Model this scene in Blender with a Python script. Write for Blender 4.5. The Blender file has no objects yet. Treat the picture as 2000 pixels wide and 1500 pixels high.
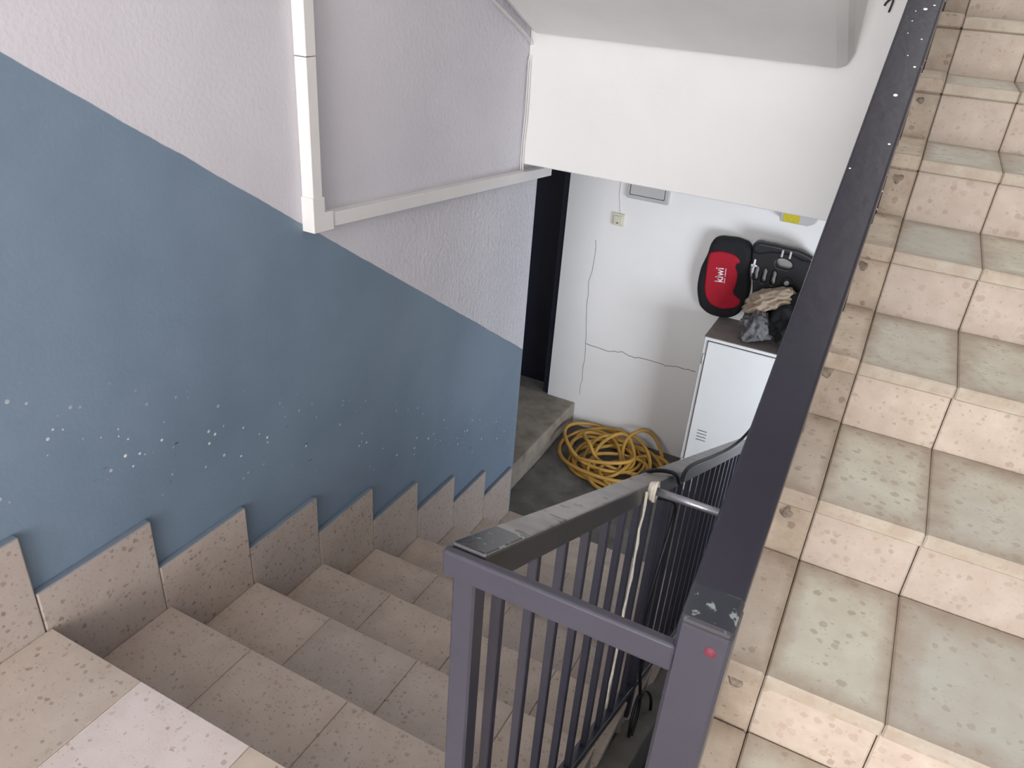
import bpy, bmesh, math, random
import numpy as np
from mathutils import Matrix, Vector, noise

random.seed(7)
scene = bpy.context.scene
col = scene.collection

# ------------------------------------------------------------------ camera
CAM = np.array([1.54499, -0.73115, 1.51717])
F_PX = 1522.33                                   # focal length in pixels of the 2000 px wide frame
M = np.array([[0.88423637, 0.46176368, 0.0700024],
              [0.27530522, -0.3942654, -0.87679064],
              [-0.37727055, 0.79456221, -0.47574976]])     # world -> camera (right, down, forward)
cd = bpy.data.cameras.new('camera')
cd.sensor_width = 36.0
cd.lens = F_PX / 2000 * 36.0
cd.clip_start = 0.02
cam = bpy.data.objects.new('camera', cd)
col.objects.link(cam)
mw = Matrix.Identity(4)
for i in range(3):
    mw[i][0] = M[0][i]; mw[i][1] = -M[1][i]; mw[i][2] = -M[2][i]; mw[i][3] = CAM[i]
cam.matrix_world = mw
scene.camera = cam


def hit(px, py, axis, val):
    """direction through a pixel of the photograph, met with a plane of the room"""
    d = M.T @ np.array([(px - 1000) / F_PX, (py - 750) / F_PX, 1.0])
    t = (val - CAM[axis]) / d[axis]
    return CAM + t * d


# ------------------------------------------------------------------ world, lights, exposure
w = bpy.data.worlds.new('sky')
scene.world = w
w.use_nodes = True
bg = w.node_tree.nodes['Background']
bg.inputs[0].default_value = (0.75, 0.85, 1.0, 1)
bg.inputs[1].default_value = 1.0


ZU_FILL = 4.69


def area(name, loc, rot, sx, sy, power, color, spread=180):
    l = bpy.data.lights.new(name, 'AREA')
    l.shape = 'RECTANGLE'; l.size = sx; l.size_y = sy
    l.energy = power; l.color = color; l.spread = math.radians(spread)
    o = bpy.data.objects.new(name, l)
    o.location = loc; o.rotation_euler = rot
    col.objects.link(o)
    return o


# daylight in the landing window behind the viewer; the other three are added fill lights:
# from the upper floor, low in the basement passage and over the stairwell
area('landing_window_daylight', (1.5, -4.62, 1.55), (math.radians(90), 0, 0), 2.0, 2.1, 235, (1.0, 0.99, 0.985))
area('upper_fill_light', (2.0, -4.62, 4.2), (math.radians(70), 0, 0), 1.3, 1.0, 28, (1.0, 0.98, 0.96))  # added top light; the upper floor window is made up
area('basement_fill_light', (2.72, 2.25, -0.55), (math.radians(90), 0, math.radians(54)), 1.25, 0.9, 24, (0.84, 0.91, 1.0), 105)  # added to brighten the back wall; its window is made up
area('stairwell_top_fill', (2.0, 1.7, ZU_FILL), (0, 0, 0), 1.2, 2.2, 27, (1.0, 0.985, 0.96))  # added to light the treads; the ceiling is closed above it

scene.view_settings.view_transform = 'Standard'
scene.view_settings.look = 'None'
scene.view_settings.gamma = 1.0
scene.view_settings.use_curve_mapping = False
scene.view_settings.exposure = 0.0


# ------------------------------------------------------------------ helpers
def lin(r, g, b):
    f = lambda c: (c / 255 / 12.92) if c / 255 <= 0.04045 else ((c / 255 + 0.055) / 1.055) ** 2.4
    return (f(r), f(g), f(b), 1)


class Nodes:
    def __init__(s, name):
        s.m = bpy.data.materials.new(name); s.m.use_nodes = True
        s.t = s.m.node_tree; s.b = s.t.nodes['Principled BSDF']

    def n(s, kind, **kw):
        x = s.t.nodes.new(kind)
        for k, v in kw.items():
            if k.startswith('i_'):
                key = k[2:]
                key = int(key) if key.isdigit() else key.replace('_', ' ')
                if hasattr(v, 'is_output') or isinstance(v, bpy.types.NodeSocket):
                    s.t.links.new(v, x.inputs[key])
                else:
                    x.inputs[key].default_value = v
            else:
                setattr(x, k, v)
        return x

    def link(s, a, b): s.t.links.new(a, b)

    def math(s, op, a, b=0.0, clamp=False):
        x = s.n('ShaderNodeMath', operation=op, use_clamp=clamp)
        for i, v in enumerate((a, b)):
            if isinstance(v, bpy.types.NodeSocket): s.link(v, x.inputs[i])
            else: x.inputs[i].default_value = v
        return x.outputs[0]

    def mix(s, fac, a, b, blend='MIX'):
        x = s.n('ShaderNodeMix', data_type='RGBA', blend_type=blend)
        for i, v in ((0, fac), (6, a), (7, b)):
            if isinstance(v, bpy.types.NodeSocket): s.link(v, x.inputs[i])
            else: x.inputs[i].default_value = v
        return x.outputs[2]

    def pos(s): return s.n('ShaderNodeNewGeometry').outputs['Position']

    def noise(s, scale, detail=3, vec=None, rough=0.55):
        x = s.n('ShaderNodeTexNoise', i_Scale=scale, i_Detail=detail, i_Roughness=rough)
        s.link(vec if vec is not None else s.pos(), x.inputs['Vector'])
        return x.outputs[0]

    def ramp(s, fac, lo, hi):
        x = s.n('ShaderNodeMapRange', i_1=lo, i_2=hi); x.clamp = True
        s.link(fac, x.inputs[0]); return x.outputs[0]

    def bump(s, h, strength, dist):
        x = s.n('ShaderNodeBump', i_Strength=strength, i_Distance=dist)
        s.link(h, x.inputs['Height']); s.link(x.outputs[0], s.b.inputs['Normal'])

    def color(s, c):
        if isinstance(c, bpy.types.NodeSocket): s.link(c, s.b.inputs['Base Color'])
        else: s.b.inputs['Base Color'].default_value = c

    def rough(s, r):
        if isinstance(r, bpy.types.NodeSocket): s.link(r, s.b.inputs['Roughness'])
        else: s.b.inputs['Roughness'].default_value = r


def terrazzo(name, base, chip, dirt, chip_amt=0.5, dirt_amt=0.5, scale=62, rough=0.55, top_paint=None):
    N = Nodes(name)
    p = N.pos()
    nz = N.n('ShaderNodeTexNoise', i_Scale=90.0, i_Detail=2.0); N.link(p, nz.inputs['Vector'])
    off = N.n('ShaderNodeVectorMath', operation='SCALE'); N.link(nz.outputs['Color'], off.inputs[0]); off.inputs[3].default_value = 0.012
    pv = N.n('ShaderNodeVectorMath', operation='ADD'); N.link(p, pv.inputs[0]); N.link(off.outputs[0], pv.inputs[1])
    c = None
    info = N.n('ShaderNodeObjectInfo')
    tint = N.ramp(info.outputs['Random'], 0, 1)
    shade = N.mix(tint, (0.86, 0.86, 0.87, 1), (1.06, 1.03, 0.98, 1))
    c = N.mix(1.0, base, shade, 'MULTIPLY')
    big = N.noise(14, 4)
    c = N.mix(N.math('MULTIPLY', N.ramp(big, 0.35, 0.75), 0.35), c, dirt)
    for sc, thr, amt in ((scale, 0.30, 0.85), (scale * 2.1, 0.26, 0.7)):
        v = N.n('ShaderNodeTexVoronoi', i_Scale=sc); N.link(pv.outputs[0], v.inputs['Vector'])
        sep = N.n('ShaderNodeSeparateColor'); N.link(v.outputs['Color'], sep.inputs[0])
        sel = N.math('GREATER_THAN', sep.outputs[0], 1 - chip_amt)
        rad = N.math('MULTIPLY', sep.outputs[1], thr)
        rad = N.math('ADD', rad, 0.14)
        inside = N.ramp(N.math('SUBTRACT', rad, v.outputs['Distance']), -0.02, 0.05)
        k = N.math('MULTIPLY', N.math('MULTIPLY', sel, inside), N.math('MULTIPLY', sep.outputs[2], amt))
        c = N.mix(k, c, chip)
    # grime that collects along the tile edges, with its own ragged outline
    tc = N.n('ShaderNodeTexCoord')
    sx = N.n('ShaderNodeSeparateXYZ'); N.link(tc.outputs['Generated'], sx.inputs[0])
    e = None
    for i in (0, 1):
        d = N.math('SUBTRACT', 0.5, N.math('ABSOLUTE', N.math('SUBTRACT', sx.outputs[i], 0.5)))
        e = d if e is None else N.math('MINIMUM', e, d)
    e = N.math('ADD', e, N.math('MULTIPLY', N.math('SUBTRACT', N.noise(22, 4), 0.5), 0.26))
    g = N.math('MULTIPLY', N.math('SUBTRACT', 1.0, N.ramp(e, -0.03, 0.17)), dirt_amt)
    c = N.mix(g, c, dirt)
    if top_paint:      # the wall paint was carried over the top edge
        geo = N.n('ShaderNodeNewGeometry'); sn = N.n('ShaderNodeSeparateXYZ'); N.link(geo.outputs['Normal'], sn.inputs[0])
        c = N.mix(N.ramp(sn.outputs[2], 0.25, 0.5), c, top_paint)
    N.color(c); N.rough(rough)
    N.bump(N.noise(260, 3), 0.12, 0.002)
    return N.m


def plain(name, c, rough=0.6, var=0.12, scale=9, bump=0.0, bscale=120, metallic=0.0, spec=0.5):
    N = Nodes(name)
    d = tuple(x * (1 - var * 2) for x in c[:3]) + (1,)
    N.color(N.mix(N.ramp(N.noise(scale, 4), 0.35, 0.7), c, d)); N.rough(rough)
    N.b.inputs['Metallic'].default_value = metallic
    N.b.inputs['Specular IOR Level'].default_value = spec
    if bump: N.bump(N.noise(bscale, 4), bump, 0.004)
    return N.m


def paint_metal(name, c, worn_glare, worn_glare_amt=0.0, glint_specks=False, rough=0.32, top_sheen=None, wscale=26):
    N = Nodes(name)
    cc = N.mix(N.ramp(N.noise(6, 4), 0.3, 0.75), c, tuple(x * 0.8 for x in c[:3]) + (1,))
    if worn_glare_amt:
        mask = N.ramp(N.noise(wscale, 5), 0.62 - worn_glare_amt * 0.2, 0.68 - worn_glare_amt * 0.2)
        geo = N.n('ShaderNodeNewGeometry'); sp = N.n('ShaderNodeSeparateXYZ'); N.link(geo.outputs['Normal'], sp.inputs[0])
        up = N.ramp(sp.outputs[2], 0.6, 0.8)
        if top_sheen: cc = N.mix(N.math('MULTIPLY', up, N.ramp(N.noise(9, 5), 0.25, 0.6)), cc, top_sheen)  # upward faces lightened to paint in a grazing reflection
        cc = N.mix(N.math('MULTIPLY', mask, up), cc, worn_glare)  # patches: wear on the rails, painted glare on the weld
    if glint_specks:
        v = N.n('ShaderNodeTexVoronoi', i_Scale=75.0); N.link(N.pos(), v.inputs['Vector'])
        sep = N.n('ShaderNodeSeparateColor'); N.link(v.outputs['Color'], sep.inputs[0])
        sp = N.n('ShaderNodeSeparateXYZ'); N.link(N.pos(), sp.inputs[0])
        near = N.ramp(sp.outputs[1], 0.42, 0.85)
        k = N.math('GREATER_THAN', sep.outputs[0], N.math('SUBTRACT', 1.0, N.math('MULTIPLY', near, 0.42)))
        k = N.math('MULTIPLY', k, N.math('LESS_THAN', v.outputs['Distance'], N.math('MULTIPLY', sep.outputs[1], 0.26)))
        cc = N.mix(k, cc, lin(225, 228, 235))
    N.color(cc); N.rough(rough)
    if glint_specks: N.b.inputs['Specular IOR Level'].default_value = 0.3
    N.bump(N.noise(55, 3), 0.10, 0.003)
    return N.m


class MB:
    """collects geometry for ONE mesh object"""
    def __init__(s): s.bm = bmesh.new()

    def box(s, x0, x1, y0, y1, z0, z1, bev=0.0, seg=1, mat=None):
        t = bmesh.new()
        bmesh.ops.create_cube(t, size=1)
        bmesh.ops.scale(t, vec=(x1 - x0, y1 - y0, z1 - z0), verts=t.verts)
        bmesh.ops.translate(t, vec=((x0 + x1) / 2, (y0 + y1) / 2, (z0 + z1) / 2), verts=t.verts)
        if bev: bmesh.ops.bevel(t, geom=t.edges[:], offset=bev, segments=seg, affect='EDGES', profile=0.5)
        if mat is not None: bmesh.ops.transform(t, matrix=mat, verts=t.verts)
        return s.merge(t)

    def merge(s, t):
        me = bpy.data.meshes.new('tmp'); t.to_mesh(me); t.free()
        s.bm.from_mesh(me); bpy.data.meshes.remove(me)
        return s

    def prism(s, pts, axis, a, b, bev=0.0):
        """polygon in the two other axes, extruded along axis from a to b"""
        t = bmesh.new()
        def P(q, v): l = list(q); l.insert(axis, v); return l
        va = [t.verts.new(P(q, a)) for q in pts]; vb = [t.verts.new(P(q, b)) for q in pts]
        t.faces.new(va); t.faces.new(vb[::-1])
        n = len(pts)
        for i in range(n): t.faces.new((va[i], vb[i], vb[(i + 1) % n], va[(i + 1) % n]))
        bmesh.ops.recalc_face_normals(t, faces=t.faces)
        if bev: bmesh.ops.bevel(t, geom=t.edges[:], offset=bev, segments=2, affect='EDGES', profile=0.5)
        return s.merge(t)

    def tube(s, pts, r, seg=8, closed=False):
        pts = [Vector(p) for p in pts]; n = len(pts); t = bmesh.new(); rings = []
        up = None
        for i, p in enumerate(pts):
            a = pts[i - 1] if (i or closed) else p; b = pts[(i + 1) % n] if (i < n - 1 or closed) else p
            d = (b - a).normalized()
            if up is None: up = d.orthogonal().normalized()
            up = (up - d * up.dot(d))
            up = up.normalized() if up.length > 1e-6 else d.orthogonal().normalized()
            w_ = d.cross(up); rr = r(i / max(1, n - 1)) if callable(r) else r
            rings.append([t.verts.new(p + (up * math.cos(q) + w_ * math.sin(q)) * rr) for q in [2 * math.pi * k / seg for k in range(seg)]])
        for i in range(n if closed else n - 1):
            A, B = rings[i], rings[(i + 1) % n]
            for k in range(seg): t.faces.new((A[k], A[(k + 1) % seg], B[(k + 1) % seg], B[k]))
        if not closed: t.faces.new(rings[0][::-1]); t.faces.new(rings[-1])
        for f in t.faces: f.smooth = True
        return s.merge(t)

    def build(s, name, mat, parent=None, origin=None):
        if origin is not None:
            bmesh.ops.translate(s.bm, vec=-Vector(origin), verts=s.bm.verts)
        bmesh.ops.recalc_face_normals(s.bm, faces=s.bm.faces)
        me = bpy.data.meshes.new(name); s.bm.to_mesh(me); s.bm.free()
        o = bpy.data.objects.new(name, me); col.objects.link(o)
        if mat: me.materials.append(mat)
        if origin is not None: o.location = origin
        adopt(o, parent)
        return o


def adopt(o, parent):
    if parent is None: return
    o.parent = parent
    pl = Vector(parent.location)
    q = parent.parent
    while q is not None: pl += Vector(q.location); q = q.parent
    o.location = Vector(o.location) - pl


def tag(o, label=None, cat=None, group=None, kind=None):
    if label: o['label'] = label
    if cat: o['category'] = cat
    if group: o['group'] = group
    if kind: o['kind'] = kind
    return o


def empty(name, loc):
    o = bpy.data.objects.new(name, None); o.location = loc; o.empty_display_size = 0.1
    col.objects.link(o); return o


def smooth(pts, k=8, closed=False):
    """Catmull-Rom through the points"""
    P = [Vector(p) for p in pts]; n = len(P); out = []
    for i in range(n if closed else n - 1):
        if closed: a, b, c, d = P[i - 1], P[i], P[(i + 1) % n], P[(i + 2) % n]
        else: a, b, c, d = P[max(0, i - 1)], P[i], P[i + 1], P[min(n - 1, i + 2)]
        for j in range(k):
            t = j / k
            out.append(0.5 * ((2 * b) + (c - a) * t + (2 * a - 5 * b + 4 * c - d) * t * t + (3 * b - a - 3 * c + d) * t ** 3))
    if not closed: out.append(P[-1])
    return out


_tiles = {}


def tile(name, x0, x1, y0, y1, z0, z1, mat, parent, bev=0.002):
    """one tile, an object of its own; tiles of one size share their mesh"""
    key = (round(x1 - x0, 4), round(y1 - y0, 4), round(z1 - z0, 4), mat.name, bev)
    if key not in _tiles:
        m = MB(); m.box(-key[0] / 2, key[0] / 2, -key[1] / 2, key[1] / 2, -key[2] / 2, key[2] / 2, bev)
        me = bpy.data.meshes.new(name); m.bm.to_mesh(me); m.bm.free(); me.materials.append(mat); _tiles[key] = me
    o = bpy.data.objects.new(name, _tiles[key]); col.objects.link(o)
    o.location = ((x0 + x1) / 2, (y0 + y1) / 2, (z0 + z1) / 2)
    adopt(o, parent)
    return o


# ------------------------------------------------------------------ materials
T, R = 0.321, 0.1615                       # tread and riser of both flights
Z0 = 0.035                                 # landing level
ZF = -9 * R                                # lower floor
XL, XR0, XR1 = 1.22, 1.45, 2.75            # edge of the lower flight, sides of the upper flight
YB, YN = 3.95, -4.6                        # back wall, wall behind the viewer
YM = 2.43                                  # face of the half landing
ZU = 4.7

M_step = terrazzo('terrazzo_grey_beige', lin(190, 177, 166), lin(120, 101, 88), lin(150, 134, 121), 0.42, 0.25)
M_step_pale = terrazzo('terrazzo_pale', lin(214, 203, 200), lin(150, 128, 116), lin(176, 160, 148), 0.42, 0.25)
M_skirt = terrazzo('terrazzo_skirting', lin(190, 179, 171), lin(130, 112, 101), lin(156, 140, 128), 0.5, 0.15, top_paint=lin(106, 117, 128))
M_rtread = terrazzo('terrazzo_greenish', lin(206, 206, 194), lin(170, 160, 144), lin(162, 144, 127), 0.7, 0.85, 48)
M_rriser = terrazzo('terrazzo_cream', lin(212, 201, 191), lin(166, 146, 130), lin(164, 146, 131), 0.8, 0.6, 46)
M_strip = terrazzo('terrazzo_edge_strip', lin(208, 196, 180), lin(130, 112, 96), lin(134, 114, 96), 0.4, 0.6, 50)
M_conc = plain('rough_concrete', lin(128, 122, 114), 0.9, 0.22, 6, 0.5, 60)
M_conc_dark = plain('dark_concrete', lin(108, 105, 100), 0.92, 0.25, 7, 0.6, 50)
M_white = plain('white_plaster', lin(236, 234, 233), 0.75, 0.02, 2.5, 0.16, 90)
M_soffit = plain('grey_white_soffit_paint', lin(232, 231, 229), 0.6, 0.04, 3, 0.3, 22)
M_trunk = plain('white_plastic', lin(226, 223, 221), 0.45, 0.02)
M_cab = plain('cabinet_white_metal', lin(216, 215, 214), 0.42, 0.03, 3)
M_cabtop = plain('cabinet_dusty_top', lin(140, 132, 126), 0.75, 0.12, 14)
M_seam = plain('dark_seam', lin(40, 40, 42), 0.8, 0.1)
M_navy = plain('navy_door_paint', lin(26, 26, 44), 0.5, 0.1)
M_black = plain('black_plastic', lin(34, 34, 38), 0.42, 0.1)
M_bfab = plain('black_fabric', lin(30, 30, 34), 0.9, 0.15, 60, 0.4, 500)
M_red = plain('red_fabric', lin(172, 16, 40), 0.85, 0.06, 20, 0.3, 600)
M_print = plain('white_print', lin(240, 236, 238), 0.6, 0.0)
M_beige = plain('beige_cloth', lin(160, 142, 122), 0.9, 0.12, 16, 0.4, 60)
M_greyc = plain('grey_cloth', lin(104, 102, 104), 0.9, 0.25, 14, 0.4, 60)
M_darkc = plain('dark_cloth', lin(20, 20, 24), 0.85, 0.15, 14, 0.4, 60)
M_hose = plain('yellow_rubber_hose', lin(190, 146, 66), 0.55, 0.12, 10)
M_cable = plain('black_cable', lin(20, 20, 26), 0.5, 0.1)
M_string = plain('white_string', lin(208, 202, 188), 0.9, 0.1, 60)
M_switch = plain('ivory_plastic', lin(216, 212, 194), 0.45, 0.03)
M_lampg = plain('grey_plastic', lin(190, 188, 188), 0.4, 0.04)
M_yellow = plain('yellow_label', lin(206, 190, 40), 0.5, 0.1, 60)
M_steel = plain('galvanised_steel', lin(150, 150, 158), 0.35, 0.12, 40, 0.2, 200, metallic=0.7)
M_rail = paint_metal('slate_gloss_paint', lin(58, 57, 68), lin(150, 146, 140))
M_rail_worn_sheen = paint_metal('slate_paint_worn_sheen', lin(64, 62, 64), lin(58, 57, 58), 0.12, rough=0.3, top_sheen=lin(134, 130, 125))  # worn paint, with the sheen of the rail top put into the colour
M_rail_dark = paint_metal('slate_paint_glint_specks', lin(40, 39, 48), lin(150, 146, 140), 0.0, True, rough=0.24)  # white specks paint in the rail's glints along with paint drops
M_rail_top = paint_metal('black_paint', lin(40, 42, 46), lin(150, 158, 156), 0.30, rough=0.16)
M_weld = paint_metal('weld_paint_glare', lin(44, 45, 52), lin(112, 120, 118), 0.22, rough=0.12, wscale=75)  # pale patches put the glare on the weld into the colour
M_crack = plain('crack_shadow', lin(96, 92, 90), 0.9, 0.1)
M_plat = plain('worn_concrete_step', lin(152, 142, 130), 0.9, 0.22, 9, 0.6, 45)
M_redmark = plain('red_paint', lin(118, 48, 62), 0.7, 0.15, 200)
M_mortar = plain('old_mortar', lin(152, 138, 124), 0.95, 0.3, 60, 0.6, 90)


def wall_paint():
    N = Nodes('two_tone_wall_paint')
    sp = N.n('ShaderNodeSeparateXYZ'); N.link(N.pos(), sp.inputs[0])
    y, z = sp.outputs[1], sp.outputs[2]
    line = N.math('SUBTRACT', 1.446, N.math('MULTIPLY', N.math('MAXIMUM', y, -0.05), 0.654))
    wob = N.math('MULTIPLY', N.math('SUBTRACT', N.noise(7, 4), 0.5), 0.012)
    d = N.math('ADD', N.math('SUBTRACT', z, line), wob)
    up = N.ramp(d, -0.0015, 0.0015)
    blue = N.mix(N.ramp(N.noise(2.5, 4), 0.35, 0.7), lin(122, 140, 158), lin(111, 129, 147))
    white = N.mix(N.ramp(N.noise(2.0, 3), 0.35, 0.7), lin(212, 209, 215), lin(204, 201, 207))
    # knocks along the flight: white chips and dark scuffs
    h = N.math('ADD', z, N.math('MULTIPLY', y, 0.503))
    band = N.math('MULTIPLY', N.ramp(h, 0.36, 0.50), N.math('SUBTRACT', 1.0, N.ramp(h, 0.56, 0.74)))
    clus = N.ramp(N.noise(5, 2), 0.36, 0.50)
    for sc, sel, rad, c, seed in ((46, 0.86, 0.24, lin(226, 226, 226), 0.0), (34, 0.90, 0.22, lin(66, 72, 80), 3.7), (95, 0.89, 0.28, lin(205, 208, 212), 8.1)):
        mp = N.n('ShaderNodeMapping'); mp.inputs['Location'].default_value = (seed, seed, seed); N.link(N.pos(), mp.inputs['Vector'])
        if seed == 3.7: mp.inputs['Scale'].default_value = (1, 0.5, 1.5); mp.inputs['Rotation'].default_value = (0.5, 0, 0)
        v = N.n('ShaderNodeTexVoronoi', i_Scale=float(sc)); N.link(mp.outputs[0], v.inputs['Vector'])
        sep = N.n('ShaderNodeSeparateColor'); N.link(v.outputs['Color'], sep.inputs[0])
        k = N.math('MULTIPLY', N.math('GREATER_THAN', sep.outputs[0], sel), N.math('LESS_THAN', v.outputs['Distance'], N.math('MULTIPLY', sep.outputs[1], rad)))
        k = N.math('MULTIPLY', N.math('MULTIPLY', k, band), clus)
        blue = N.mix(N.math('MINIMUM', k, 1.0), blue, c)
    N.color(N.mix(up, blue, white))
    N.rough(N.mix(up, (0.42, 0.42, 0.42, 1), (0.6, 0.6, 0.6, 1)))
    near = N.ramp(y, 1.2, 2.6)
    lowp = N.math('SUBTRACT', 1.7, N.ramp(N.math('ADD', z, N.math('MULTIPLY', y, 0.085)), 0.86, 0.90))
    lumps = N.math('MULTIPLY', N.math('MULTIPLY', N.math('MULTIPLY', N.noise(48, 5), near), up), lowp)
    hh = N.math('ADD', N.math('MULTIPLY', N.noise(75, 4), N.math('ADD', N.math('MULTIPLY', up, 0.08), 0.06)), N.math('MULTIPLY', lumps, 1.1))
    N.bump(hh, 0.6, 0.014)
    return N.m


M_wall = wall_paint()

# ------------------------------------------------------------------ structure
wl = MB(); wl.box(-0.24, 0, YN - 0.2, 2.62, -1.9, ZU)
tag(wl.build('wall_left', M_wall), kind='structure')

# back wall with the doorway in the recess left of the passage
wb = MB()
wb.box(-0.38, 2.95, YB, YB + 0.22, ZF - 0.2, ZU)
wb.box(-1.5, -0.38, YB, YB + 0.22, 0.95, ZU)
wb.box(-1.5, -1.24, YB, YB + 0.22, ZF - 0.2, 0.95)
wallb = tag(wb.build('wall_back', M_white), kind='structure')
def crack(pts, wd):
    m = MB(); out = []
    P = [hit(px, py, 1, YB) for px, py in pts]
    Q = []
    for a, b in zip(P[:-1], P[1:]):
        for k in range(4):
            q = a + (b - a) * k / 4
            Q.append((q[0] + random.uniform(-.006, .006), YB - 0.0005, q[2] + random.uniform(-.006, .006)))
    Q.append((P[-1][0], YB - 0.0005, P[-1][2]))
    m.tube(Q, wd, 4)
    m.build('crack', M_crack, wallb)
crack([(1145, 670), (1185, 685), (1215, 688), (1240, 698), (1275, 704), (1300, 714), (1330, 718), (1358, 726)], 0.0022)
crack([(1165, 470), (1158, 520), (1149, 560), (1147, 610), (1145, 670), (1138, 730), (1132, 770)], 0.0013)

wr = MB()
wr.box(XR1, XR1 + 0.2, YN, 1.6, ZF - 0.2, ZU); wr.box(XR1, XR1 + 0.2, 2.9, YB, ZF - 0.2, ZU)
wr.box(XR1, XR1 + 0.2, 1.6, 2.9, -0.1, ZU); wr.box(XR1, XR1 + 0.2, 1.6, 2.9, ZF - 0.2, -1.0)
tag(wr.build('wall_right', M_white), kind='structure')
wn = MB()
wn.box(0, 0.55, YN - 0.2, YN, 0.0, ZU); wn.box(2.55, XR1, YN - 0.2, YN, 0.0, ZU)
wn.box(0.55, 2.55, YN - 0.2, YN, 0.0, 0.45); wn.box(0.55, 2.55, YN - 0.2, YN, 2.75, 3.65)
wn.box(0.55, 1.3, YN - 0.2, YN, 3.65, ZU); wn.box(1.3, 2.55, YN - 0.2, YN, 4.68, ZU)
tag(wn.build('wall_front', M_white), kind='structure')
wc = MB(); wc.box(-1.7, -1.5, 2.42, YB + 0.22, ZF - 0.2, 1.0); wc.box(-1.5, -0.24, 2.42, 2.62, ZF - 0.2, 1.0)
tag(wc.build('wall_recess', M_white), kind='structure')

# half landing: the white face above the passage
hl = MB()
hl.box(0.0, XR0 - 0.005, YM, YB, 0.73, 1.62, 0.006, 2)
hl.box(-1.5, 0.0, 2.62, YB, 0.73, 1.0)
hl.box(XR0 - 0.005, XR1, 2.99, YB, 1.40, 1.62)
tag(hl.build('wall_half_landing', M_white), kind='structure')

# sloping underside of the flight above, with a rounded edge
so = MB()
yt = -0.6; zt = 1.25 + (YM - yt) * 0.47
pts = [(YM + 0.002, 1.25), (yt, zt), (yt, zt + 0.25), (YM + 0.002, 1.60)]
so.prism(pts, 0, 0.0, 1.262, 0.045)
tag(so.build('ceiling', M_soffit), kind='structure')
cu = MB(); cu.box(0, XR1, YN, yt, zt, zt + 0.25); cu.box(0, XR1, YN - 0.2, YB, ZU, ZU + 0.15)
tag(cu.build('ceiling_upper', M_white), kind='structure')

# landing floor with its tiles
fl = MB(); fl.box(0, XL, YN, -0.02, Z0 - 0.23, Z0 - 0.03); fl.box(XL, XR1, YN, -0.31, Z0 - 0.23, Z0 - 0.03)
floor = tag(fl.build('floor', M_conc), kind='structure')
GAP = 0.001
xs = [0.0212, 0.325, 0.65, 0.975, 1.22, 1.56, 1.885, 2.21, 2.5, XR1]
for r in range(14):
    y1 = 0.016 - 0.333 * r; y0 = max(YN, y1 - 0.333)
    for i in range(len(xs) - 1):
        if r == 0 and i > 3: continue
        if xs[i] >= XL and y1 > -0.31: y1_ = -0.312
        else: y1_ = y1
        if y1_ - y0 < 0.03: continue
        m = M_step_pale if (i + r) % 3 == 1 else M_step
        tile('floor_tile', xs[i] + GAP / 2, xs[i + 1] - GAP / 2, y0 + GAP / 2, y1_ - GAP / 2, Z0 - 0.03, Z0, m, floor)
fb = MB(); fb.box(-1.7, 2.95, 2.3, YB + 0.2, ZF - 0.2, ZF); fb.box(0, 2.95, -0.3, 2.3, ZF - 0.2, ZF)
tag(fb.build('floor_lower', M_conc_dark), kind='structure')
wu = MB(); wu.box(0, 2.75, -0.5, -0.3, ZF - 0.2, Z0 - 0.23)
tag(wu.build('wall_understair', M_conc), kind='structure')

# ------------------------------------------------------------------ lower flight
stair_dn = empty('stair_flight', (0.6, 1.3, ZF))
tag(stair_dn, 'beige terrazzo flight of steps going down beside the blue wall', 'stairs')
c = [(-0.02, Z0 - 0.03)]
pts = []
for k in range(0, 9):
    zt_ = (Z0 if k == 0 else -k * R) - 0.03
    y_riser = k * T - 0.02
    if k == 0: pts += [(-0.02, zt_)]
    else: pts += [((k - 1) * T - 0.02, zt_), (y_riser, zt_)]
pts += [(8 * T - 0.02, ZF), (7.2 * T, ZF), (-0.02, Z0 - 0.36)]
co = MB(); co.prism(pts, 0, 0.0, XL - 0.012)
co.build('stair_core', M_conc, stair_dn)
for k in range(1, 9):
    for i in range(4):
        m = M_step
        tile('tread_tile', xs[i] + GAP / 2, xs[i + 1] - GAP / 2, (k - 1) * T + 0.001, k * T + 0.014, -k * R - 0.03, -k * R, m, stair_dn)
for k in range(0, 9):
    z1 = (Z0 if k == 0 else -k * R) - 0.0305
    z0 = -(k + 1) * R
    for i in range(4):
        tile('riser_tile', xs[i] + GAP / 2, xs[i + 1] - GAP / 2, k * T - 0.0195, k * T - 0.0005, z0, z1, M_step, stair_dn, 0.002)
# rough concrete edge of the flight beside the well
ed = MB()
ed.prism([(0.05, -0.16), (8.3 * T, ZF + 0.02), (8.3 * T, ZF - 0.0), (7.4 * T, ZF), (0.05, -0.40)], 0, XL - 0.011, XL + 0.075, 0.008)
ed.build('edge_curb', M_conc, stair_dn)

# skirting pieces, one on each step, glued to the blue wall
sk = empty('baseboard_left', (0, 0, Z0)); tag(sk, kind='structure')
H_SK = 0.311
def skirt(y0, y1, z0, z1):
    m = MB(); m.box(0.0, 0.021, y0, y1, z0 - 0.006, z1, 0.004, 2)
    return m.build('skirting_tile', M_skirt, sk, ((0.0105, (y0 + y1) / 2, (z0 + z1) / 2)))
skirt(-0.62, 0.002, Z0, 0.322)
skirt(-1.25, -0.622, Z0, 0.322)
for k in range(1, 9):
    skirt((k - 1) * T + 0.004, k * T + 0.002, -k * R, -k * R + H_SK + random.uniform(-.004, .004))

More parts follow.
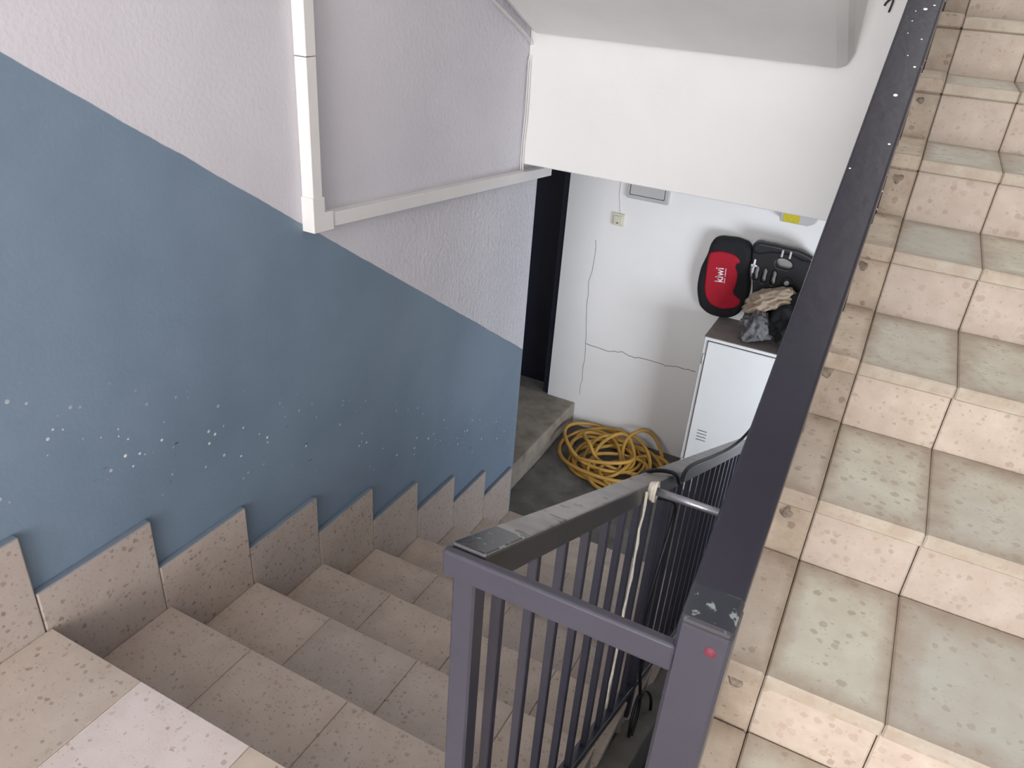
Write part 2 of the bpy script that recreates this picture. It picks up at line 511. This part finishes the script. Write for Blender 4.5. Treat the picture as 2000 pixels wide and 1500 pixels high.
# ------------------------------------------------------------------ upper flight
yr, zr, OV = 0.336, 0.331, 0.022
stair_up = empty('stair_flight', (2.1, 1.2, Z0))
tag(stair_up, 'cream and greenish terrazzo flight of steps going up beside the dark handrail', 'stairs')
pts = [(yr - 2 * T + 0.02, Z0 - 0.03)]
for j in range(-2, 9):
    yy = yr + j * T + 0.02; zz = zr + (j + 1) * R - 0.03
    if j == -2: pts = [(yy, Z0 - 0.03)]
    pts.append((yy, zz))
    pts.append((yr + (j + 1) * T + 0.02 if j < 8 else yy + 0.06, zz))
pts += [(yr + 8.0 * T + 0.08, zr + 7.2 * R), (yr - 1.2 * T, Z0 - 0.22), (yr - 2 * T + 0.02, Z0 - 0.22)]
co = MB(); co.prism(pts, 0, XR0, XR1)
co.build('stair_core', M_conc, stair_up)
XS = 1.562
xr = [XS, 1.752, 2.077, 2.402, XR1 - 0.004]
for j in range(-2, 9):
    y0 = yr + j * T; zb = zr + j * R; zt_ = zb + R
    zb_ = Z0 + 0.001 if j == -2 else zb - 0.012
    for i in range(4):
        tile('riser_tile', xr[i] + GAP, xr[i + 1] - GAP, y0, y0 + 0.019, zb_, zt_ - 0.031, M_rriser, stair_up, 0.003)
        if j < 8:
            tile('tread_tile', xr[i] + GAP / 2, xr[i + 1] - GAP / 2, y0 - OV, y0 + T - 0.001, zt_ - 0.03, zt_, M_rtread, stair_up, 0.0035)
    # narrow edge pieces under the railing, a little proud
    tile('edge_tile', XR0 + 0.012, XS - GAP, y0 - 0.008, y0 + 0.019, zb_, zt_ - 0.031, M_strip, stair_up, 0.004)
    if j < 8:
        tile('edge_tile', XR0 + 0.012, XS - GAP, y0 - OV - 0.008, y0 + T - 0.009, zt_ - 0.0295, zt_ + 0.008, M_strip, stair_up, 0.005)

# ------------------------------------------------------------------ concrete step and door in the recess
pl = MB()
pl.box(-1.5, -0.155, 2.63, YB, ZF, -1.272, 0.012, 2)
tag(pl.build('concrete_step', M_plat), 'raised rough concrete step in front of the dark door', 'step')
d = tag(empty('door_1', (-0.8, YB + 0.12, -1.272)), kind='structure')
m = MB(); m.box(-1.20, -0.425, YB + 0.125, YB + 0.165, -1.262, 0.92, 0.003); leaf = m.build('door_leaf', M_navy, d)
m = MB(); m.tube([(-1.12, YB + 0.125, -0.25), (-1.12, YB + 0.075, -0.25), (-1.02, YB + 0.075, -0.25)], 0.009); m.build('handle', M_steel, leaf)
for x in (-1.24, -0.425):
    m = MB(); m.box(x, x + 0.045, YB + 0.01, YB + 0.18, -1.272, 0.95, 0.003); m.build('door_frame', M_navy, d)
m = MB(); m.box(-1.195, -0.425, YB + 0.01, YB + 0.18, 0.92, 0.95, 0.003); m.build('door_frame', M_navy, d)
m = MB(); m.box(-1.24, -0.38, YB + 0.0, YB + 0.22, ZF - 0.1, -1.274); m.build('threshold', M_conc, d)

# windows (behind the viewer; the upper and basement ones added for their fill light)
def window(name, axis, at, a0, a1, z0, z1):
    o = tag(empty(name, (at, (a0 + a1) / 2, z0) if axis == 0 else ((a0 + a1) / 2, at, z0)), kind='structure')
    def bx(p, q, r_, s_, dp):
        m = MB()
        if axis == 0: m.box(at - dp, at + dp, p, q, r_, s_, 0.004)
        else: m.box(p, q, at - dp, at + dp, r_, s_, 0.004)
        return m
    f = 0.05
    bx(a0, a1, z0, z0 + f, 0.03).build('window_frame', M_trunk, o); bx(a0, a1, z1 - f, z1, 0.03).build('window_frame', M_trunk, o)
    for q in (a0, (a0 + a1) / 2 - f / 2, a1 - f): bx(q, q + f, z0 + f, z1 - f, 0.03).build('window_frame', M_trunk, o)
window('window_1', 1, YN - 0.12, 0.55, 2.55, 0.45, 2.75)
window('added_upper_window', 1, YN - 0.12, 1.3, 2.55, 3.65, 4.68)
window('added_basement_window', 0, XR1 + 0.12, 1.6, 2.9, -1.0, -0.1)

# ------------------------------------------------------------------ lower railing
def zl(y): return 0.905 - 0.478 * (y + 0.109)
rl = empty('stair_railing', (1.2, -0.08, Z0))
tag(rl, 'dark grey metal railing with thin bars going down beside the lower flight', 'railing')
def sloped(mb, x0, x1, ya, yb, zf, h, bev=0.004):
    mb.prism([(ya, zf(ya)), (yb, zf(yb)), (yb, zf(yb) - h), (ya, zf(ya) - h)], 0, x0, x1, bev); return mb
YE = 2.62
sloped(MB(), 1.175, 1.225, -0.089, YE, zl, 0.05).build('handrail', M_rail_worn_sheen, rl)
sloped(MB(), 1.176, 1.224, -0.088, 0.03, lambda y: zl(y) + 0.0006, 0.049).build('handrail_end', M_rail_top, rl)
zb_l = lambda y: zl(y) - 0.815 - 0.025 * y
sloped(MB(), 1.185, 1.215, -0.03, YE, zb_l, 0.03, 0.002).build('bottom_rail', M_rail, rl)
m = MB(); m.box(1.185, 1.217, -0.10, -0.068, Z0, 0.86, 0.003); m.build('post', M_rail, rl)
for yp, kz in ((1.066, 4), (2.45, 8)):
    m = MB(); m.box(1.184, 1.216, yp - 0.016, yp + 0.016, -kz * R, zl(yp) - 0.045, 0.003); m.build('post', M_rail, rl)
yb_ = 0.007; k = 0
while yb_ < 2.4:
    if abs(yb_ - 1.066) > 0.05:
        m = MB(); m.box(1.192, 1.208, yb_ - 0.008, yb_ + 0.008, zb_l(yb_) - 0.015, zl(yb_) - 0.045, 0.0015); m.build('baluster', M_rail, rl)
    k += 1; yb_ = 0.007 + k * 0.1195
m = MB(); m.box(1.172, 1.463, -0.104, -0.090, 0.852, 0.891, 0.004, 3); m.build('connecting_rail', M_rail, rl)
m = MB(); m.tube([(1.20, 0.70, 0.506), (XR0, 0.70, 0.506)], 0.009, 10); m.build('brace_bar', M_steel, rl)

# ------------------------------------------------------------------ upper railing
rr = empty('stair_railing', (1.488, -0.09, Z0 + R))
tag(rr, 'dark slate railing with wide sloping handrail beside the upper flight', 'railing')
zh = lambda y: 0.936 + 0.585 * (y + 0.09)
sloped(MB(), 1.460, 1.516, -0.098, 2.75, zh, 0.045, 0.004).build('handrail', M_rail_dark, rr)
m = MB(); m.box(1.460, 1.517, -0.102, -0.045, zr - R, 0.926, 0.004); m.build('newel_post', M_rail, rr)
sloped(MB(), 1.4595, 1.5165, -0.100, -0.062, lambda y: zh(y) + 0.0007, 0.03, 0.004).build('weld_cap', M_weld, rr)  # thin overlay on the weld that carries the painted glare
def znos(y): return zr + R + (y - yr) * R / T
for k in range(2, 23):
    yy = -0.09 + k * 0.12
    if yy > 2.6: break
    j = math.floor((yy - yr + OV + 0.008) / T); zfoot = zr + (j + 1) * R + 0.008
    m = MB(); m.box(1.478, 1.494, yy - 0.008, yy + 0.008, zfoot, zh(yy) - 0.042, 0.0015); m.build('baluster', M_rail_dark, rr)

# red paint mark on the newel, old mortar where the bars are fixed into the risers
cq = hit(1387, 1275, 1, -0.102)
m = MB(); m.tube([(cq[0], -0.1024, cq[2]), (cq[0], -0.1012, cq[2])], 0.0068, 16); m.build('red_mark', M_redmark, rr)
for j, (px, py, sz) in enumerate([(1434, 1325, 0.016), (1537, 998, 0.015), (1614, 722, 0.016), (1686, 518, 0.012), (1752, 350, 0.014), (1798, 195, 0.012)]):
    q = hit(px, py, 1, yr + j * T - 0.009)
    b = bmesh.new(); bmesh.ops.create_icosphere(b, subdivisions=3, radius=sz * 0.8)
    for v in b.verts: v.co *= 1 + 0.9 * noise.noise(v.co * 70 + Vector((j * 7.1, 0, 0)))
    bmesh.ops.scale(b, vec=(1, 0.45, 1.15), verts=b.verts)
    m = MB(); m.merge(b); bmesh.ops.translate(m.bm, vec=Vector(q), verts=m.bm.verts)
    m.build('fixing_mortar', M_mortar, rr)

# ------------------------------------------------------------------ cable trunking on the left wall
tk = empty('cable_trunking', (0.02, 1.02, 0.77))
tag(tk, 'white plastic cable trunking running down the wall and turning under the landing', 'trunking')
for z0, z1 in ((1.256, 1.86), (0.87, 1.254)):
    m = MB(); m.box(0, 0.0415, 1.002, 1.044, z0, z1, 0.002); m.build('trunking_cover', M_trunk, tk)
m = MB(); m.prism([(0.997, 0.772), (1.086, 0.766), (1.086, 0.822), (1.049, 0.826), (1.049, 0.872), (0.997, 0.876)], 0, 0, 0.045, 0.002)
m.build('trunking_elbow', M_trunk, tk)
th = lambda y: 0.815 - 0.0845 * (y - 1.086)
m = MB(); m.prism([(1.08, th(1.08)), (2.69, th(2.69)), (2.69, th(2.69) - 0.043), (1.08, th(1.08) - 0.043)], 0, 0, 0.040, 0.002)
m.build('trunking_cover', M_trunk, tk)

# thin wires in the corner of the half landing
wires = empty('wall_wire', (0.012, YM - 0.01, 0.7))
tag(wires, 'thin white wires running down the corner beside the landing face', 'wire')
for dx in (0.006, 0.016):
    m = MB(); m.tube(smooth([(dx, 1.6, 1.62), (dx, 2.0, 1.42), (dx, YM - 0.02, 1.235), (dx, YM - 0.008, 1.15), (dx + 0.004, YM - 0.012, 0.95), (dx - 0.002, YM - 0.01, 0.80), (dx + 0.003, YM - 0.012, 0.70)], 6), 0.0028, 6)
    m.build('wire', M_trunk, wires)

# small bent hook on the landing face
m = MB(); m.tube(smooth([(1.334, YM + 0.004, 1.50), (1.334, YM - 0.03, 1.50), (1.320, YM - 0.032, 1.484), (1.316, YM - 0.03, 1.474)], 6), 0.004, 6)
m.tube(smooth([(1.334, YM - 0.03, 1.50), (1.338, YM - 0.03, 1.488), (1.334, YM - 0.03, 1.455)], 6), 0.0035, 6)
tag(m.build('wire_hook', M_cable), 'small bent black wire hook on the white landing face', 'hook')

# ------------------------------------------------------------------ back wall fittings
sw = empty('light_switch', (-0.017, YB, 0.12)); tag(sw, 'ivory rocker light switch on the cracked white wall', 'light switch')
m = MB(); m.box(-0.058, 0.022, YB - 0.012, YB, 0.08, 0.160, 0.004, 2); m.build('switch_plate', M_switch, sw)
m = MB(); m.box(-0.046, 0.010, YB - 0.020, YB - 0.011, 0.090, 0.145, 0.003, 2); rk = m.build('rocker', M_switch, sw)
m = MB(); m.box(-0.026, -0.012, YB - 0.0215, YB - 0.0195, 0.098, 0.104); m.build('indicator', M_seam, rk)
m = MB(); m.tube(smooth([(-0.028, YB - 0.003, 0.73), (-0.030, YB - 0.003, 0.50), (-0.033, YB - 0.003, 0.36), (-0.032, YB - 0.003, 0.28), (-0.02, YB - 0.003, 0.22), (-0.018, YB - 0.003, 0.195), (-0.008, YB - 0.003, 0.158)], 6), 0.0025, 6)
m.build('switch_wire', M_trunk, sw)

fx = empty('fuse_box', (0.15, YB, 0.29)); tag(fx, 'flat white wall box with a lid above the light switch', 'wall box')
m = MB(); m.box(0.018, 0.288, YB - 0.022, YB, 0.272, 0.64, 0.003); m.build('frame', M_lampg, fx)
m = MB(); m.box(0.036, 0.262, YB - 0.0235, YB - 0.021, 0.296, 0.62); m.build('lid_gap', M_seam, fx)
m = MB(); m.box(0.040, 0.258, YB - 0.027, YB - 0.02, 0.300, 0.616, 0.002); m.build('lid', M_lampg, fx)

lp = empty('wall_lamp', (1.06, YB, 0.32)); tag(lp, 'grey wall lamp with a yellow label above the car seats', 'lamp')
m = MB(); m.prism([(0.955, 0.328), (0.962, 0.318), (1.115, 0.318), (1.150, 0.338), (1.165, 0.372), (1.165, 0.48), (0.955, 0.48)], 1, YB - 0.06, YB, 0.006); m.build('lamp_body', M_lampg, lp)
m = MB(); m.box(0.975, 1.065, YB - 0.0625, YB - 0.058, 0.323, 0.44); m.build('label', M_yellow, lp)

# ------------------------------------------------------------------ cabinet
CX0, CX1, CY0, CZ1 = 0.735, 1.62, 3.59, -0.35
cb = empty('metal_cabinet', ((CX0 + CX1) / 2, 3.76, ZF)); tag(cb, 'white two door metal cabinet standing against the back wall', 'cabinet')
m = MB(); m.box(CX0, CX1, CY0, YB - 0.004, ZF + 0.0, CZ1 - 0.006, 0.003); m.build('body', M_cab, cb)
m = MB(); m.box(CX0 - 0.002, CX1 + 0.002, CY0 - 0.012, YB - 0.004, CZ1 - 0.005, CZ1, 0.001); m.build('top_panel', M_cabtop, cb)
mid = (CX0 + CX1) / 2
m = MB(); m.box(CX0 + 0.022, CX1 - 0.022, CY0 - 0.003, CY0 + 0.001, ZF + 0.05, CZ1 - 0.027); m.build('door_gap', M_seam, cb)
for x0, x1, hx in ((CX0 + 0.026, mid - 0.002, CX0 + 0.014), (mid + 0.002, CX1 - 0.026, CX1 - 0.014)):
    m = MB(); m.box(x0, x1, CY0 - 0.012, CY0 - 0.001, ZF + 0.053, CZ1 - 0.030, 0.003); dr = m.build('door', M_cab, cb)
    for hz in (-0.50, -1.25):
        m = MB(); m.tube([(hx, CY0 - 0.008, hz - 0.035), (hx, CY0 - 0.008, hz + 0.035)], 0.006, 8); m.build('hinge', M_lampg, dr)
    for q in range(4):
        m = MB(); m.box((x0 + x1) / 2 - 0.16, (x0 + x1) / 2 - 0.10, CY0 - 0.0135, CY0 - 0.0115, -0.98 - q * 0.022, -0.976 - q * 0.022); m.build('vent_slot', M_seam, dr)

# ------------------------------------------------------------------ things on the cabinet
def px7(pts): return [(1340 + x / 5.77, 440 + y / 5.77) for x, y in pts]

def plate(name, mat, parent, outline, holes, y_front, depth, bev, res=3):
    """outline and holes as pixels, met with the plane y_front; the plate keeps its own thickness"""
    cu_ = bpy.data.curves.new(name, 'CURVE'); cu_.dimensions = '2D'; cu_.fill_mode = 'BOTH'
    cu_.extrude = max(0.001, depth / 2 - bev); cu_.bevel_depth = bev; cu_.offset = -bev; cu_.bevel_resolution = res; cu_.resolution_u = 5
    for poly in [outline] + holes:
        P = [hit(px, py, 1, y_front) for px, py in px7(poly)]
        s = cu_.splines.new('BEZIER'); s.bezier_points.add(len(P) - 1); s.use_cyclic_u = True
        for b, q in zip(s.bezier_points, P):
            b.co = (q[0], q[2], 0); b.handle_left_type = b.handle_right_type = 'AUTO'
    o = bpy.data.objects.new(name + '_curve', cu_); col.objects.link(o)
    me = bpy.data.meshes.new_from_object(o.evaluated_get(bpy.context.evaluated_depsgraph_get()))
    bpy.data.objects.remove(o); bpy.data.curves.remove(cu_)
    # curve plane (x, z) -> world x, z ; extrusion along y
    for v in me.vertices:
        x, z, t = v.co
        v.co = (x, y_front + depth / 2 - t, z)
    me.flip_normals()
    me.materials.clear(); me.materials.append(mat)
    for p in me.polygons: p.use_smooth = True
    me.name = name
    ob = bpy.data.objects.new(name, me); col.objects.link(ob)
    adopt(ob, parent)
    return ob

bs = empty('booster_seat', (0.75, 3.90, CZ1))
tag(bs, 'black and red child booster seat standing upright on the cabinet', 'child seat')
plate('seat_shell', M_bfab, bs, [(330, 152), (480, 150), (610, 175), (715, 240), (730, 400), (700, 520), (705, 720), (650, 900), (540, 1035), (330, 1040), (170, 950), (125, 850), (140, 540), (230, 330), (280, 200)], [], 3.86, 0.085, 0.032)
plate('seat_cushion', M_red, bs, [(290, 305), (470, 312), (585, 380), (600, 425), (560, 445), (575, 560), (555, 690), (530, 760), (560, 810), (605, 850), (590, 905), (480, 945), (330, 925), (240, 850), (205, 740), (215, 580), (240, 400), (262, 325)], [], 3.848, 0.05, 0.012)

def text(name, body, px, py, up_px, size_px, yplane, parent, mat, bold=0.0):
    """lettering running up the cushion; (px, py) is the baseline start, up_px the direction of writing"""
    f = bpy.data.curves.new(name, 'FONT'); f.body = body; f.size = 1.0; f.offset = bold; f.resolution_u = 3; f.extrude = 0.0
    o = bpy.data.objects.new(name + '_font', f); col.objects.link(o)
    me = bpy.data.meshes.new_from_object(o.evaluated_get(bpy.context.evaluated_depsgraph_get()))
    bpy.data.objects.remove(o); bpy.data.curves.remove(f)
    A = hit(*px7([(px, py)])[0], 1, yplane); B = hit(*px7([up_px])[0], 1, yplane)
    wdt = max(v.co.x for v in me.vertices)
    ux = (B - A) / wdt; n = np.array([-ux[2], 0, ux[0]])
    n = n / np.linalg.norm(n) * size_px
    for v in me.vertices:
        q = A + ux * v.co.x + n * v.co.y
        v.co = (q[0], yplane, q[2])
    me.materials.clear(); me.materials.append(mat); me.name = name
    ob = bpy.data.objects.new(name, me); col.objects.link(ob); adopt(ob, parent)
    sm = ob.modifiers.new('thickness', 'SOLIDIFY'); sm.thickness = 0.0015; sm.offset = 0
    return ob

text('printed_lettering', 'kiwi', 412, 648, (424, 484), 0.072, 3.8475, bs, M_print, 0.012)
m = MB()
A = hit(*px7([(430, 655)])[0], 1, 3.8475); B = hit(*px7([(450, 486)])[0], 1, 3.8475)
for q in range(11):
    if q == 4: continue
    p = A + (B - A) * (q + 0.5) / 11
    m.box(p[0] - 0.0028, p[0] + 0.0028, 3.8468, 3.8482, p[2] - 0.0026, p[2] + 0.0026)
m.build('printed_line', M_print, bs)

ss = empty('seat_base', (1.05, 3.88, CZ1))
tag(ss, 'black plastic child seat base with slots leaning beside the red booster seat', 'child seat')
cap = lambda x, y0, y1, w_=21, sl=-26: [(x - w_, y0 + 2), (x, y0 - 20), (x + w_, y0 + 2), (x + w_ + sl / 2, (y0 + y1) / 2), (x + w_ + sl, y1 - 2), (x + sl, y1 + 20), (x - w_ + sl, y1 - 2), (x - w_ + sl / 2, (y0 + y1) / 2)]
plate('shell', M_black, ss, [(745, 300), (775, 196), (930, 205), (1100, 245), (1340, 312), (1470, 420), (1600, 640), (1560, 900), (1500, 1200), (1100, 1240), (800, 1150), (750, 900), (745, 640), (742, 480)],
      [[(1020, 400), (1060, 378), (1170, 415), (1195, 460), (1170, 495), (1080, 490), (1015, 460)],
       cap(800, 480, 600), cap(890, 510, 630), cap(995, 540, 660)], 3.86, 0.04, 0.008)
plate('rim', M_black, ss, [(750, 300), (785, 205), (930, 212), (1100, 250), (1340, 318), (1430, 400), (1340, 420), (1200, 360), (960, 320), (800, 330)], [], 3.82, 0.045, 0.016)
c0 = hit(*px7([(1135, 652)])[0], 1, 3.855)
for rad, dep, mt in ((0.036, 0.012, M_black), (0.014, 0.02, M_lampg)):
    m = MB(); m.tube([(c0[0], 3.862, c0[2]), (c0[0], 3.862 - dep, c0[2])], rad, 20); m.build('knob', mt, ss)
a = hit(*px7([(1085, 320)])[0], 1, 3.817)
for q in (0.0, 0.045):
    m = MB(); m.box(a[0] + q - 0.006, a[0] + q + 0.006, 3.813, 3.822, a[2] - 0.022, a[2] + 0.022, 0.003); m.build('catch', M_lampg, ss)
a = hit(*px7([(765, 455)])[0], 1, 3.857)
m = MB(); m.box(a[0] - 0.006, a[0] + 0.006, 3.852, 3.861, a[2] - 0.045, a[2] + 0.04, 0.003); m.box(a[0] - 0.018, a[0] + 0.018, 3.852, 3.861, a[2] - 0.005, a[2] + 0.007, 0.003); m.build('buckle', M_print, ss)

def bundle(name, mat, loc, scl, rot, seed, label, cat, amp=0.35):
    """a crumpled heap of cloth"""
    b = bmesh.new(); bmesh.ops.create_icosphere(b, subdivisions=5, radius=1)
    for v in b.verts:
        p = v.co.copy(); q = p * 1.6 + Vector((seed, seed * 1.7, 0))
        f = noise.fractal(q, 0.8, 2.1, 4)
        rd = 1 - abs(noise.noise(p * 2.4 + Vector((seed * 3, 1, 2)))) * 1.6
        k = 1 + amp * f * 0.6 + amp * (rd - 0.5) * 0.8
        v.co = p * k
        if v.co.z < -0.55: v.co.z = -0.55
    for f in b.faces: f.smooth = True
    Mx = Matrix.Rotation(rot[2], 4, 'Z') @ Matrix.Rotation(rot[1], 4, 'Y') @ Matrix.Rotation(rot[0], 4, 'X') @ Matrix.Diagonal((*scl, 1))
    bmesh.ops.transform(b, matrix=Mx, verts=b.verts)
    zmin = min(v.co.z for v in b.verts)
    me = bpy.data.meshes.new(name); b.to_mesh(me); b.free(); me.materials.append(mat)
    o = bpy.data.objects.new(name, me); o.location = (loc[0], loc[1], loc[2] - zmin); col.objects.link(o)
    return tag(o, label, cat)

bundle('cloth_bag', M_darkc, (1.235, 3.70, CZ1), (0.165, 0.095, 0.185), (0, 0.2, 0), 2.3, 'crumpled black cloth bag heaped on the cabinet top', 'bag', 0.30)
bundle('crumpled_cloth', M_greyc, (0.995, 3.69, CZ1), (0.085, 0.07, 0.10), (0, -0.2, 0.2), 5.1, 'crumpled grey cloth hanging down in front of the black bag', 'cloth', 0.5)
bundle('folded_cloth', M_beige, (1.03, 3.72, CZ1 + 0.155), (0.14, 0.06, 0.068), (0, -0.45, 0), 9.4, 'folded beige cloth lying on the grey one below the black seat base', 'cloth', 0.35)

# ------------------------------------------------------------------ hose on the lower floor
zf = ZF + 0.0135
spec = [(0.34, 3.56, 0.30, 0.25, 0.1, 0.000), (0.24, 3.60, 0.27, 0.24, 0.4, 0.015), (0.40, 3.53, 0.26, 0.27, 0.0, 0.030),
        (0.16, 3.62, 0.24, 0.20, -0.3, 0.045), (0.30, 3.64, 0.19, 0.20, 0.2, 0.055), (0.10, 3.58, 0.20, 0.24, 0.3, 0.055),
        (0.42, 3.46, 0.25, 0.22, 0.1, 0.055), (0.22, 3.66, 0.26, 0.24, 0.0, 0.085), (0.12, 3.66, 0.20, 0.25, 0.5, 0.12),
        (0.44, 3.50, 0.20, 0.24, 0.6, 0.075), (0.30, 3.70, 0.28, 0.20, -0.1, 0.13), (0.54, 3.68, 0.13, 0.20, 0.2, 0.10), (0.36, 3.42, 0.14, 0.12, 0.0, 0.04)]
P = []
NT = 22
for i in range((len(spec) - 1) * NT):
    k_, u = divmod(i, NT); u /= NT
    u = u * u * (3 - 2 * u)
    q = [a_ + (b_ - a_) * u for a_, b_ in zip(spec[k_], spec[k_ + 1])]
    th_ = 2 * math.pi * i / NT * 1.07
    x_ = q[2] * math.cos(th_); y_ = q[3] * math.sin(th_)
    cx = q[0] + x_ * math.cos(q[4]) - y_ * math.sin(q[4]); cy = q[1] + x_ * math.sin(q[4]) + y_ * math.cos(q[4])
    z_ = zf + q[5] * (0.55 + 0.45 * math.sin(th_ * 1.3 + k_)) + max(0.0, y_) * q[5] * 1.6
    P.append((cx + 0.012 * math.sin(i * 0.9), cy + 0.012 * math.cos(i * 0.7), z_))
sm_ = [Vector((max(-0.14, p.x), min(YB - 0.015, p.y), max(zf, p.z))) for p in smooth(P, 4)]
m = MB(); m.tube(sm_, 0.0125, 8)
tag(m.build('garden_hose', M_hose), 'yellow rubber hose coiled in a loose heap on the lower floor', 'hose')

# ------------------------------------------------------------------ string and cables on the lower railing
st = empty('white_string', (1.236, 0.63, -0.14)); tag(st, 'white string knotted round the brace bar and hanging down the bars', 'string')
m = MB(); m.tube([(1.231 + random.uniform(-.002, .002), 0.652 + 0.004 * math.sin(i), 0.53 - i * 0.0347) for i in range(21)], lambda t: 0.0032 + 0.0008 * math.sin(t * 40), 6); m.build('strand', M_string, st)
m = MB()
for q in range(3): m.tube([(1.229 + q * 0.006, 0.694 + 0.016 * math.cos(a), 0.508 + (0.017 + 0.003 * q) * math.sin(a)) for a in [2 * math.pi * k / 14 for k in range(14)]], 0.0045, 6, True)
m.build('knot', M_string, st)

cbp = [(1.446, 1.98, 0.98), (1.442, 2.10, 0.80), (1.438, 2.20, 0.58), (1.40, 2.21, 0.30)]
for px, py, x in ((1500, 790, 1.30), (1462, 843, 1.27), (1430, 872, 1.245), (1395, 890, 1.236), (1346, 912, 1.234), (1338, 898, 1.228)):
    cbp.append(tuple(hit(px, py, 0, x)))
y0 = 0.86
cbp2 = [(1.236, 0.99, zl(0.99) - 0.03), (1.232, 0.93, zl(0.93) + 0.004), (1.20, 0.87, zl(0.87) + 0.010), (1.168, 0.83, zl(0.83) - 0.01), (1.165, 0.84, zl(0.84) - 0.06), (1.20, 0.9, zl(0.9) - 0.075),
        (1.236, 0.97, zl(0.97) - 0.09), (1.238, 0.98, 0.22), (1.236, 0.93, 0.10), (1.233, 0.90, -0.05), (1.238, 0.94, -0.22), (1.236, 0.99, -0.36), (1.24, 1.03, -0.47)]
lo = [(1.25, 1.02, -0.55), (1.255, 0.96, -0.62), (1.26, 0.97, -0.72), (1.265, 1.06, -0.80), (1.265, 1.16, -0.78), (1.26, 1.17, -0.66), (1.25, 1.08, -0.52), (1.24, 1.01, -0.50), (1.25, 0.95, -0.60), (1.27, 1.0, -0.78), (1.28, 1.12, -0.86), (1.30, 1.3, -0.95), (1.32, 1.5, -1.1)]
m = MB(); m.tube(smooth(cbp[:9] + cbp2 + lo, 7), 0.0055, 8)
tag(m.build('black_cable', M_cable), 'black cable looped over the lower handrail and coiled at the post foot', 'cable')
